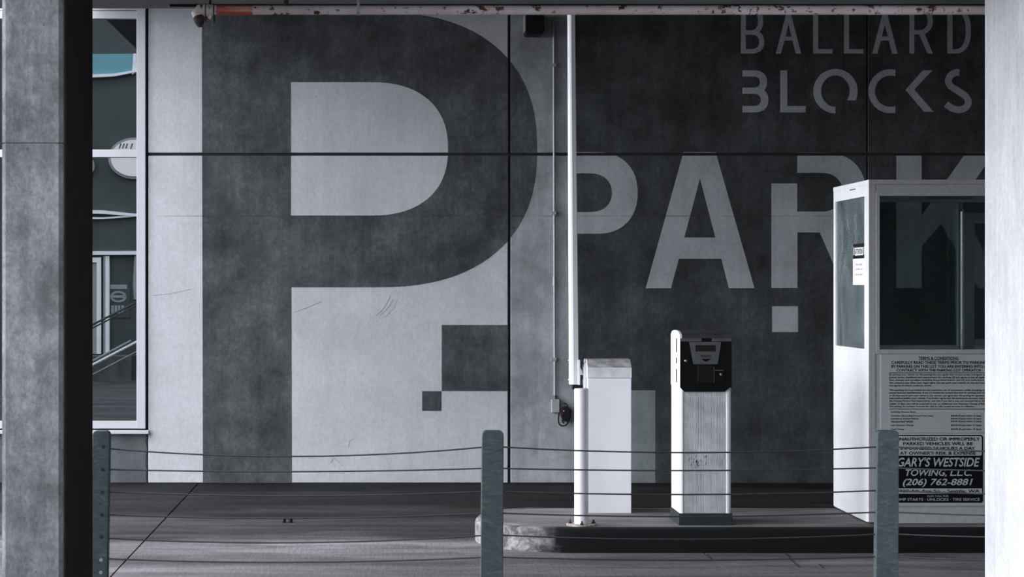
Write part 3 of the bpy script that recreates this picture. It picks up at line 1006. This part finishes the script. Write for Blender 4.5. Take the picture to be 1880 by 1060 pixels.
onS = lambda px, py: (PX(px, KY), KY - 0.0094, PZ(py, KY))
part_box('board', M['sign'], tw, kx(1634), kx(1809.5), KY - 0.006, KY + 0.002, kz(929), kz(795.6), 0.001)
MB().prism(rrect(1638.5, 799.3, 1804.3, 923.5, 4.5, onS), 'y', KY - 0.0072, KY - 0.006).build('black_field', M['ink'], tw)
MB().prism(rrect(1641, 801.2, 1802, 837, 3.5, onS), 'y', KY - 0.0084, KY - 0.0072).build('pale_field', M['sign_light'], tw)
MB().prism(rrect(1641, 897.2, 1802.5, 906.8, 0.8, onS), 'y', KY - 0.0084, KY - 0.0072).build('pale_strip', M['sign_light'], tw)
onS2 = lambda px, py: (PX(px, KY), KY - 0.0080, PZ(py, KY))
SL = M['sign_light']
put_text('lettering', 'UNAUTHORIZED OR IMPROPERLY', 1644, 803.2, 1798, 809.5, Ik, tw, onS, bold=0.024)
put_text('lettering', 'PARKED VEHICLES WILL BE', 1657.3, 811.8, 1785, 817.8, Ik, tw, onS, bold=0.024)
put_text('lettering', 'IMPOUNDED 24 HOURS A DAY', 1652.5, 820.5, 1789.5, 826.2, Ik, tw, onS, bold=0.024)
put_text('lettering', "AT OWNER'S RISK & EXPENSE", 1651.3, 829, 1791, 835.4, Ik, tw, onS, bold=0.024)
put_text('lettering', "GARY'S WESTSIDE", 1647, 840, 1798.5, 857.2, SL, tw, onS2, shear=0.25, bold=0.022)
put_text('lettering', 'TOWING, L.L.C.', 1662, 862, 1783.5, 876, SL, tw, onS2, shear=0.25, bold=0.02)
put_text('lettering', '(206) 762-8881', 1657, 879, 1785.6, 895, SL, tw, onS2, shear=0.25, bold=0.02)
put_text('lettering', '3939 4th Ave So. - Seattle, WA', 1645, 898.8, 1797.5, 905.6, Ik, tw, onS, bold=0.02)
put_text('lettering', 'ALSO CALL FOR', 1701, 909.3, 1741, 912.8, SL, tw, onS2)
put_text('lettering', 'JUMP STARTS \u00b7 UNLOCKS \u00b7 TIRE SERVICE', 1643, 914.8, 1798.2, 921.5, SL, tw, onS2, bold=0.01)

# notices taped to the side pane of the booth
KS = KX + 0.011


def onK(px, py, lift=0.0):
    Y = KX * F / (px - VX)
    return (KX - lift, Y, PZ(py, Y))


def onKz(px, z, lift):
    return (KX - lift, KX * F / (px - VX), z)


def side_notice(name, label, px0, px1, zt, zb, mat):
    y1, y0 = KX * F / (px0 - VX), KX * F / (px1 - VX)
    e = empty(name, (KX, (y0 + y1) / 2, zb), label, 'notice')
    part_box('sheet', mat, e, KX + 0.006, KX + 0.0115, y0, y1, zb, zt)
    return e, y0, y1


zN = [PZ(447, 15.2), PZ(474, 15.2), PZ(523.5, 15.2)]
n1_, y0, y1 = side_notice('attention_notice', 'black and white attention notice on the booth side window', 1565, 1586.8, zN[0], zN[1], M['black'])
h_ = zN[0] - zN[1]
part_box('pale_field', M['paper'], n1_, KX + 0.0045, KX + 0.0062, y0 + (y1 - y0) * 0.17, y1 - (y1 - y0) * 0.17, zN[1] + h_ * 0.2, zN[0] - h_ * 0.26)
for k in range(4):
    for s_ in (0.03, 0.90):
        part_box('pale_mark', M['paper'], n1_, KX + 0.0045, KX + 0.0062, y0 + (y1 - y0) * s_, y0 + (y1 - y0) * (s_ + 0.07), zN[1] + h_ * (0.25 + 0.14 * k), zN[1] + h_ * (0.35 + 0.14 * k))
yy = lambda u: y1 - u * (y1 - y0)
fnN = lambda u, v: (KX + 0.0040, yy(u), v)
put_text('lettering', 'ATTENTION', 0.2, zN[0] - h_ * 0.34, 0.8, zN[1] + h_ * 0.28, M['ink'], n1_, fnN, bold=0.02)
n2_, y0, y1 = side_notice('paper_notice', 'plain white paper notice below the attention notice', 1564.4, 1586.8, zN[1] - 0.002, zN[2], M['paper'])
h_ = zN[1] - zN[2]
for k, tx in enumerate(('Your ticket', 'visibly on', 'on car dash')):
    z_ = zN[1] - h_ * (0.17 + 0.19 * k)
    put_text('lettering', tx, 0.22, z_, 0.80, z_ - h_ * 0.10, M['paper_ink'], n2_, fnN)

# ------------------------------------------------------------------ ticket machine
TY = 14.93
tx_ = lambda px: PX(px, TY)
tz_ = lambda py: PZ(py, TY)
TD = 0.45
tm = empty('ticket_machine', ((tx_(1295.5)), TY + TD / 2, PT), 'ribbed white ticket machine with a black head on the island', 'ticket machine')
part_box('plinth', M['plinth'], tm, tx_(1246.5), tx_(1344.5), TY - 0.008, TY + TD + 0.004, PT, tz_(943), 0.003)
col = MB()
r0, r1 = tx_(1256), tx_(1332.5)
xL, xR = tx_(1248.3), tx_(1342)
outl = [(xL, TY + TD - 0.01), (xL, TY + 0.016), (xL + 0.006, TY + 0.004), (xL + 0.016, TY), (r0 - 0.008, TY), (r0 - 0.004, TY + 0.006), (r0, TY + 0.006), (r0, TY + 0.03), (r1, TY + 0.03),
        (r1, TY + 0.006), (r1 + 0.004, TY + 0.006), (r1 + 0.008, TY), (xR - 0.016, TY), (xR - 0.006, TY + 0.004), (xR, TY + 0.016), (xR, TY + TD - 0.01)]
col.prism(outl, 'z', tz_(943.5), tz_(700))
col.build('column', M['white'], tm, smooth=False)
rib = []
nr = 26
rw = (r1 - r0) / nr
for i in range(nr):
    x0 = r0 + i * rw
    dp = 0.020 if i in (8, 17) else 0.011
    rib += [(x0 + rw * 0.02, TY + dp), (x0 + rw * 0.18, TY + dp), (x0 + rw * 0.26, TY + 0.004), (x0 + rw * 0.90, TY + 0.004), (x0 + rw * 0.96, TY + 0.008)]
ribp = rib + [(r1, TY + 0.028), (r0, TY + 0.028)]
MB().prism(ribp, 'z', tz_(950.5), tz_(700)).build('ribbed_front', M['white_dirty'], tm)
# scuffs on the ribbed front
rs = random.Random(3)
sc_ = MB()
for i in range(26):
    x = rs.gauss(1280, 8)
    y = rs.gauss(851, 5)
    sc_.prism(stroke([(tx_(x), tz_(y)), (tx_(x + rs.uniform(0.6, 2.0)), tz_(y - rs.uniform(1, 5)))], 0.003), 'y', TY + 0.0032, TY + 0.0042)
o = sc_.build('scuff_marks', M['ink'], tm)
o['kind'] = 'stuff'


# head
def arch(y0, y1, zb, zf, zt, k=14):
    """side outline (y, z) of the head: straight front and back, arched top"""
    pts = [(y0, zb), (y0, zf)]
    c = (y0 + y1) / 2
    for i in range(1, k):
        a = math.pi * (1 - i / k)
        pts.append((c + (y1 - y0) / 2 * math.copysign(abs(math.cos(a)) ** 0.75, math.cos(a)), zf + (zt - zf) * math.sin(a) ** 0.8))
    return pts + [(y1, zf), (y1, zb)]


hz0 = tz_(712)
MB().prism(arch(TY - 0.002, TY + TD, hz0, tz_(619.5), PZ(606.5, TY + 0.2)), 'x', tx_(1247.5), tx_(1247.5) + 0.018).build('side_cheek', M['white'], tm, bevel=0.003)
MB().prism(arch(TY - 0.006, TY + TD - 0.004, hz0, tz_(620), PZ(607.2, TY + 0.2)), 'x', tx_(1247.5) + 0.018, tx_(1343.2)).build('hood', M['hood'], tm, bevel=0.003)
fx = [(1248.6, 622), (1343.0, 622), (1343.2, 712), (1339, 712), (1330, 719.5), (1256, 719.5), (1250.5, 714), (1248.6, 712)]
fp = MB().prism([(tx_(a), tz_(b)) for a, b in fx], 'y', TY - 0.014, TY + 0.01).build('faceplate', M['black_plate'], tm, bevel=0.002)


def fbox(name, mat, x0, y0, x1, y1, l0, l1, bevel=0.0, parent=fp):
    return part_box(name, mat, parent, tx_(x0), tx_(x1), TY - l1, TY - l0, tz_(y1), tz_(y0), bevel)


fbox('metal_strip', M['metal'], 1248.6, 621.6, 1342, 627, 0.013, 0.016)
fbox('badge', M['black_plate'], 1287, 621, 1306, 628, 0.015, 0.018)
MB().prism([(tx_(a), tz_(b)) for a, b in ((1264.5, 628), (1323.5, 628), (1317, 669), (1272.5, 669))], 'y', TY - 0.018, TY - 0.013).build('metal_plate', M['metal'], fp, bevel=0.001)
fbox('display', M['display'], 1276, 634, 1313, 645.5, 0.0175, 0.019)
onM = lambda px, py: (tx_(px), TY - 0.0190, tz_(py))
put_text('lettering', 'TICKETS', 1285, 652, 1305, 656.3, Ik, fp, onM, bold=0.015)
MB().prism([(tx_(a), tz_(b)) for a, b in ((1288, 659), (1303, 659), (1303, 660.5), (1295.5, 664.5), (1288, 660.5))], 'y', TY - 0.0190, TY - 0.0175).build('arrow_mark', Ik, fp)
fbox('ticket_slot', M['black'], 1280, 671, 1308, 704, 0.012, 0.022, 0.002)
fbox('slot_door', M['black_plate'], 1310.5, 680, 1331, 704, 0.012, 0.017, 0.002)
fbox('door_edge', M['metal'], 1309.3, 673, 1310.6, 703, 0.012, 0.018)
fbox('door_edge', M['metal'], 1312, 679.3, 1327, 680.8, 0.012, 0.018)
for x, y in ((1258.8, 663), (1323.3, 687.8)):
    MB().lathe((tx_(x), TY - 0.014, tz_(y)), [(0.013, 0.0), (0.013, -0.006), (0.010, -0.010), (0.004, -0.011)], 16, 'y').build('lock', M['chrome'], fp, smooth=True)
for x in (1255, 1330):
    MB().lathe((tx_(x), TY - 0.001, tz_(717.5)), [(0.006, 0.0), (0.005, -0.008)], 10, 'y').build('screw', M['chrome'], tm)
# slot down the side cheek
part_box('side_slot', M['black'], tm, tx_(1247.5) - 0.002, tx_(1247.5) + 0.002, TY + 0.13, TY + 0.165, tz_(704), tz_(622.5))
for y_ in (652, 673):
    part_box('slot_catch', M['white'], tm, tx_(1247.5) - 0.004, tx_(1247.5) + 0.002, TY + 0.12, TY + 0.175, tz_(y_ + 6), tz_(y_ - 4), 0.001)

# ------------------------------------------------------------------ barrier gate with raised boom
GY = 15.72
gx = lambda px: PX(px, GY)
gz = lambda py: PZ(py, GY)
gt = empty('barrier_gate', (gx(1119), GY + 0.17, PT), 'white barrier gate cabinet with its boom raised upright', 'barrier gate')
part_box('cabinet', M['white'], gt, gx(1078.6) + 0.002, gx(1159.7) - 0.002, GY + 0.002, GY + 0.35, PT, gz(694.8), 0.004)
zl0, zl1 = gz(694.4), gz(676)
zr = PZ(660, GY + 0.10)
MB().prism([(GY, zl0), (GY, zl1), (GY + 0.10, zr), (GY + 0.26, zr), (GY + 0.36, zl1), (GY + 0.36, zl0)], 'x', gx(1078.6), gx(1159.9)).build('lid', M['white_dirty'], gt, bevel=0.003)
MB().prism([(GY + 0.004, zl1 + 0.0035), (GY + 0.10, zr + 0.0012), (GY + 0.26, zr + 0.0012), (GY + 0.26, zr - 0.002), (GY + 0.10, zr - 0.002), (GY + 0.004, zl1 - 0.001)], 'x', gx(1078.6) + 0.006, gx(1159.9) - 0.006).build('lid_top_grime_shade', M['lid_grime_shade'], gt)
AY = GY + 0.10
ax = lambda px: PX(px, AY)
az = lambda py: PZ(py, AY)


def boom(pxl, pxr, py):
    x0, x1, z = ax(pxl), ax(pxr), az(py)
    wd = x1 - x0
    return [(x0, AY + 0.10, z), (x0, AY + 0.022, z), (x0 + wd * 0.16, AY + 0.006, z), (x0 + wd * 0.42, AY, z), (x1 - 0.004, AY + 0.008, z), (x1, AY + 0.012, z), (x1, AY + 0.10, z)]


bm_ = MB()
L0, L1 = boom(1046.6, 1062.8, 706.5), boom(1043.0, 1055.0, -85)
n = len(L0)
bm_.add(L0 + L1, [tuple(range(n)), tuple(range(2 * n - 1, n - 1, -1))] + [(i, (i + 1) % n, (i + 1) % n + n, i + n) for i in range(n)])
boom_o = bm_.build('boom_arm', M['white'], gt)
for y_ in (663, 698.5):
    MB().lathe((ax(1046.4), AY + 0.055, az(y_)), [(0.010, 0.004), (0.010, -0.004), (0.006, -0.008)], 12, 'x').build('bolt', M['chrome'], boom_o)
br = MB().box(ax(1061), ax(1065), AY - 0.012, AY + 0.11, az(707), az(661))
br.build('arm_bracket', M['white'], gt, bevel=0.003)
MB().prism([(ax(1065), az(674)), (ax(1065), az(689)), (ax(1072.5), az(689))], 'y', AY + 0.01, AY + 0.09).build('gusset', M['white'], gt)
MB().cyl((ax(1063), AY + 0.05, az(693.8)), (ax(1079), AY + 0.05, az(693.8)), 0.017, 14).build('pivot_shaft', M['metal'], gt, smooth=True)
MB().prism([(ax(1071), az(712)), (ax(1071), az(676)), (ax(1074), az(666)), (ax(1076), az(666)), (ax(1076), az(712))], 'y', AY + 0.0, AY + 0.1).build('hub_plate', M['white'], gt, bevel=0.002)
part_box('underarm_block', M['black'], gt, ax(1052), ax(1071), AY + 0.03, AY + 0.09, az(716), az(707.5))

# ------------------------------------------------------------------ round post in front of the cabinet
RY = 14.93
rp = empty('bollard', (PX(1067.3, RY), RY, PT), 'round white steel bollard with a rusty bolted base plate', 'bollard')
c = (PX(1067.3, RY), RY, PT)
r = 12.9 * RY / F
ph = PZ(713.5, RY) - PT
MB().lathe(c, [(r, 0.01), (r, ph - 0.004), (r - 0.004, ph)], 40).build('pipe_post', M['white'], rp, smooth=True)
fr = 27.6 * RY / F
flm = plain('rust_edged_plate', (0.55, 0.45, 0.42), 0.7, 0.1, 0.7, 40)
MB().lathe(c, [(fr, 0.0), (fr, 0.010), (fr - 0.003, 0.012)], 40).build('base_plate', flm, rp, smooth=True)
for a in (20, 75, 160, 250, 300):
    a = math.radians(a)
for px_, dy in ((1047, 0.015), (1066, -0.092), (1090, 0.01), (1079, 0.085)):
    cc = (PX(px_, RY), RY + dy, PT + 0.012)
    bb = MB().lathe(cc, [(0.013, 0.0), (0.013, 0.012)], 6)
    bb.lathe((cc[0], cc[1], cc[2] + 0.012), [(0.007, 0), (0.006, 0.014), (0.003, 0.016)], 10)
    bb.build('anchor_bolt', M['bolt'], rp)

# ------------------------------------------------------------------ guard posts and cables
GPY = 10.0
names = ('green grey guard post with bolt holes beside the left pillar', 'green grey guard post in the middle before the kerb nose', 'green grey guard post in front of the towing sign')
for i, (pb_, tilt, label) in enumerate(((178.8, 1.06, names[0]), (901.0, 0.44, names[1]), (1625.0, 0.40, names[2]))):
    x = PX(pb_, GPY)
    e = empty('guard_post', (x, GPY, 0), label, 'post', 'steel guard posts of the cable fence')
    hw = [15.8, 19.8, 19.8][i] * GPY / F
    h = PZ(790.5, GPY)
    rr = 0.022
    lp = [(x - hw - 0.003, 0.012), (x + hw + 0.003, 0.012)]
    for cx, a0 in ((x + hw - rr, 0), (x - hw + rr, 90)):
        for k in range(7):
            a = math.radians(a0 + 15 * k)
            lp.append((cx + rr * math.cos(a), h - rr + rr * math.sin(a)))
    MB().prism(lp, 'y', GPY - 0.03, GPY + 0.03).build('post_body', M['post'], e, bevel=0.004)
    part_box('base_plate', M['post'], e, x - 0.11, x + 0.11, GPY - 0.08, GPY + 0.08, 0, 0.014, 0.002)
    if i == 0:
        for j, y_ in enumerate((820, 862, 903, 944.5, 985, 1027, 1050)):
            px_ = 190 + (820 - y_) * 0.02
            zc = PZ(y_, GPY)
            xx = PX(px_, GPY) - math.radians(tilt) * zc + 0.003
            MB().lathe((xx, GPY - 0.030, zc), [(0.0085, 0.0), (0.0085, -0.0012), (0.004, -0.0014)], 14, 'y').build('bolt_hole', M['groove'] if j < 5 else M['conduit'], e)
    e.rotation_euler = (0, math.radians(tilt), 0)

ordn = ('topmost', 'second', 'third', 'fourth', 'fifth', 'lowest')
y_l = (823, 862, 903, 945, 988, 1026)
m1 = (838.5, 866.5, 911, 952, 997, 1033)
y_m = (820, 860, 902, 942, 982.5, 1023)
m2 = (831.5, 864.5, 908.5, 949, 990.5, 1029)
y_r = (820, 859, 900.5, 940, 980.5, 1022)
y_e = (829, 864, 907, 946, 986, 1028)
for k in range(6):
    pts = []

    def span(xa, ya, xm, ym, xb, yb, Ya=GPY, Yb=GPY):
        for i in range(17):
            t = i / 16
            x = xa + (xb - xa) * t
            y = ya * (1 - t) * (1 - 2 * t) + ym * 4 * t * (1 - t) + yb * t * (2 * t - 1)
            Y = Ya + (Yb - Ya) * t
            pts.append(P(x, y, Y))
    span(187, y_l[k], 545, m1[k], 903, y_m[k])
    pts.pop()
    span(903, y_m[k], 1265, m2[k], 1628, y_r[k])
    pts.pop()
    span(1628, y_r[k], 1730, (y_r[k] + y_e[k]) / 2 + 1.5, 1840, y_e[k] + 1, GPY, pb + 0.002)
    lab = '%s of the thin steel fence cables strung between guard posts' % ordn[k]
    o = MB().tube(pts, 0.0036, 8).build('fence_cable', M['cable'], smooth=True)
    tag(o, lab, 'cable', 'fence cables')

# ------------------------------------------------------------------ overhead pipe
PY = 10.1
pz = lambda py: PZ(py, PY)
pxx = lambda px: PX(px, PY)
pp = empty('sprinkler_pipe', (pxx(1080), PY, pz(18.5)), 'pale rust-spotted pipe hung under the beam', 'pipe')
zc, pr = pz(18.6), 8.6 * PY / F
MB().cyl((pxx(380), PY, zc), (5.4, PY, zc), pr, 20).build('pipe_run', M['pipe'], pp, smooth=True)
MB().cyl((pxx(398), PY, zc), (pxx(464), PY, zc), pr * 1.03, 20).build('red_band', M['red'], pp, smooth=True)
el = [(pxx(392), PY, zc), (pxx(376), PY, zc), (pxx(366), PY, zc - 0.004), (pxx(362), PY - 0.004, zc - 0.018), (pxx(364), PY - 0.006, zc - 0.034)]
MB().tube(el, [0.026, 0.030, 0.031, 0.028, 0.024], 16).build('elbow', M['pipe'], pp, smooth=True)
MB().tube([(pxx(364), PY - 0.006, pz(29)), (pxx(365.5), PY - 0.006, pz(36)), (pxx(367), PY - 0.006, pz(44)), (pxx(367.5), PY - 0.006, pz(50))], [0.025, 0.027, 0.021, 0.010], 14).build('sprinkler_head', M['rust'], pp, smooth=True)


def hang(px, w_, lo):
    ring = []
    for k in range(25):
        a = 2 * math.pi * k / 24
        ring.append((pxx(px), PY + (pr + 0.006) * math.cos(a), zc + (pr + 0.006) * math.sin(a) - lo * (math.sin(a) < 0) * abs(math.sin(a))))
    return ring


for px_ in (378, 393):
    MB().tube(hang(px_, 0, 0.03), 0.0028, 6, False).build('clevis_ring', M['rust'], pp, smooth=True)
MB().cyl((pxx(385.5), PY - 0.02, pz(31)), (pxx(385.5), PY + 0.03, pz(31)), 0.010, 10).build('clevis_bolt', M['pipe'], pp, smooth=True)
for px_ in (385.5, 525):
    MB().cyl((pxx(px_), PY, zc + pr * 0.8), (pxx(px_), PY, BZ + 0.01), 0.012 if px_ > 400 else 0.006, 10).build('hanger_rod', M['rust'], pp, smooth=True)
st = MB()
ringo = [(PY + (pr + 0.004) * math.cos(a), zc + (pr + 0.004) * math.sin(a)) for a in [math.radians(180 + 15 * k) for k in range(13)]]
ringi = [(PY + (pr + 0.0005) * math.cos(a), zc + (pr + 0.0005) * math.sin(a)) for a in [math.radians(180 + 15 * k) for k in range(13)]]
lp = [(ringo[0][0], BZ + 0.005)] + ringo + [(ringo[-1][0], BZ + 0.005), (ringi[-1][0], BZ + 0.005)] + ringi[::-1] + [(ringi[0][0], BZ + 0.005)]
st.prism(lp, 'x', pxx(655.5), pxx(660.5))
st.build('strap', M['conduit'], pp)
o = MB().cyl((PX(312, 10.34), 10.34, PZ(9.5, 10.34)), (5.4, 10.34, PZ(9.5, 10.34)), 0.0085, 10).build('black_conduit', M['black'], smooth=True)
tag(o, 'thin black conduit fixed to the beam above the rusty pipe', 'conduit')

# ------------------------------------------------------------------ things on the wall
o = empty('wall_floodlight', (W(981), WY, WZ(62)), 'black box fixture high on the wall under the pipe', 'wall fixture')
yf = 19.72
xa, xb, zb, zt = PX(965, yf), PX(999, yf), PZ(62.5, yf), PZ(62.5, yf) + 0.20
lp = [(xa + 0.01, zb), (xb - 0.02, zb), (xb, zb + 0.03), (xb, zt), (xa, zt), (xa, zb + 0.01)]
MB().prism(lp, 'y', yf, WY - 0.02).build('housing', M['black'], o, bevel=0.006)
part_box('lit_side_plate', M['conduit'], o, xa - 0.006, xa, yf + 0.01, WY - 0.02, zb + 0.03, zt, 0.002)  # pale plate that colours the left side of the black box as lit
part_box('mount', M['black'], o, xa + 0.03, xb - 0.03, WY - 0.03, WY, zb + 0.05, zt - 0.02)

cd = empty('wall_conduit', (W(1017), WY, WZ(730)), 'thin vertical galvanised conduit running down the wall', 'conduit')
cy = WY - 0.022
crd = 0.0115
MB().cyl((PX(1016.3, cy), cy, 5.0), (PX(1018.6, cy), cy, PZ(731, cy)), crd, 14).build('tube', M['conduit'], cd, smooth=True)
MB().cyl((PX(1017.8, cy), cy, PZ(508, cy)), (PX(1017.8, cy), cy, PZ(525, cy)), 0.015, 14).build('coupling', M['conduit'], cd, smooth=True)
for y_ in (120, 392, 660):
    part_box('clip', M['conduit'], cd, PX(1011.5, cy), PX(1021, cy), WY - 0.038, WY, WZ(y_ + 3), WZ(y_ - 3))
jb = empty('junction_box', (W(1019), WY, WZ(757)), 'small grey metal junction box at the foot of the conduit', 'box')
part_box('box_body', M['conduit'], jb, W(1011.6), W(1026.5), WY - 0.055, WY, WZ(757.5), WZ(733), 0.004)
part_box('cover', M['conduit'], jb, W(1012.3), W(1026), WY - 0.06, WY - 0.054, WZ(756.8), WZ(733.7), 0.002)
MB().cyl((W(1018.6), WY - 0.022, WZ(734)), (W(1018.6), WY - 0.022, WZ(726)), 0.017, 12).build('nut', M['metal'], jb, smooth=True)
for y_ in (735.5, 754):
    MB().lathe((W(1020), WY - 0.06, WZ(y_)), [(0.004, 0.0), (0.003, -0.002)], 8, 'y').build('screw', M['bolt'], jb)
pg = empty('power_plug', (W(1036), WY, WZ(783)), 'black plug with red light and coiled cable beside the junction box', 'plug')
MB().prism([(W(a), WZ(b)) for a, b in ((1030, 750), (1037, 745), (1043, 747), (1046.5, 756), (1046, 768), (1042, 775), (1033, 773), (1029, 764))], 'y', WY - 0.07, WY).build('plug_body', M['black'], pg, bevel=0.008)
MB().lathe((W(1034), WY - 0.071, WZ(754)), [(0.0045, 0.0), (0.004, -0.003), (0.002, -0.004)], 10, 'y').build('indicator', M['led'], pg)
cab = catmull([(W(1026), WY - 0.03, WZ(758)), (W(1024.5), WY - 0.035, WZ(768)), (W(1026), WY - 0.04, WZ(778)), (W(1032), WY - 0.045, WZ(782)), (W(1040), WY - 0.045, WZ(779)),
               (W(1042), WY - 0.04, WZ(770)), (W(1036), WY - 0.05, WZ(767)), (W(1031), WY - 0.06, WZ(772)), (W(1035), WY - 0.06, WZ(777))])
MB().tube(cab, 0.007, 8).build('cable', M['black'], pg, smooth=True)
MB().tube(catmull([(W(1034), WY - 0.03, WZ(740)), (W(1040), WY - 0.035, WZ(743)), (W(1042), WY - 0.03, WZ(750))]), 0.005, 8).build('cable', M['black'], pg, smooth=True)

# ------------------------------------------------------------------ two small stubs in the driveway
for a, b, lab in ((517.5, 524.5, 'left one of two small black stubs standing in the driveway'), (529.5, 537, 'right one of two small black stubs standing in the driveway')):
    Y = CH * F / (960 - VY)
    mb = MB().lathe((PX((a + b) / 2, Y), Y, 0), [(0.017, 0.0), (0.017, 0.036), (0.013, 0.043), (0.004, 0.044)], 14)
    o = mb.build('floor_stub', M['black'], smooth=True)
    tag(o, lab, 'stub', 'floor stubs')
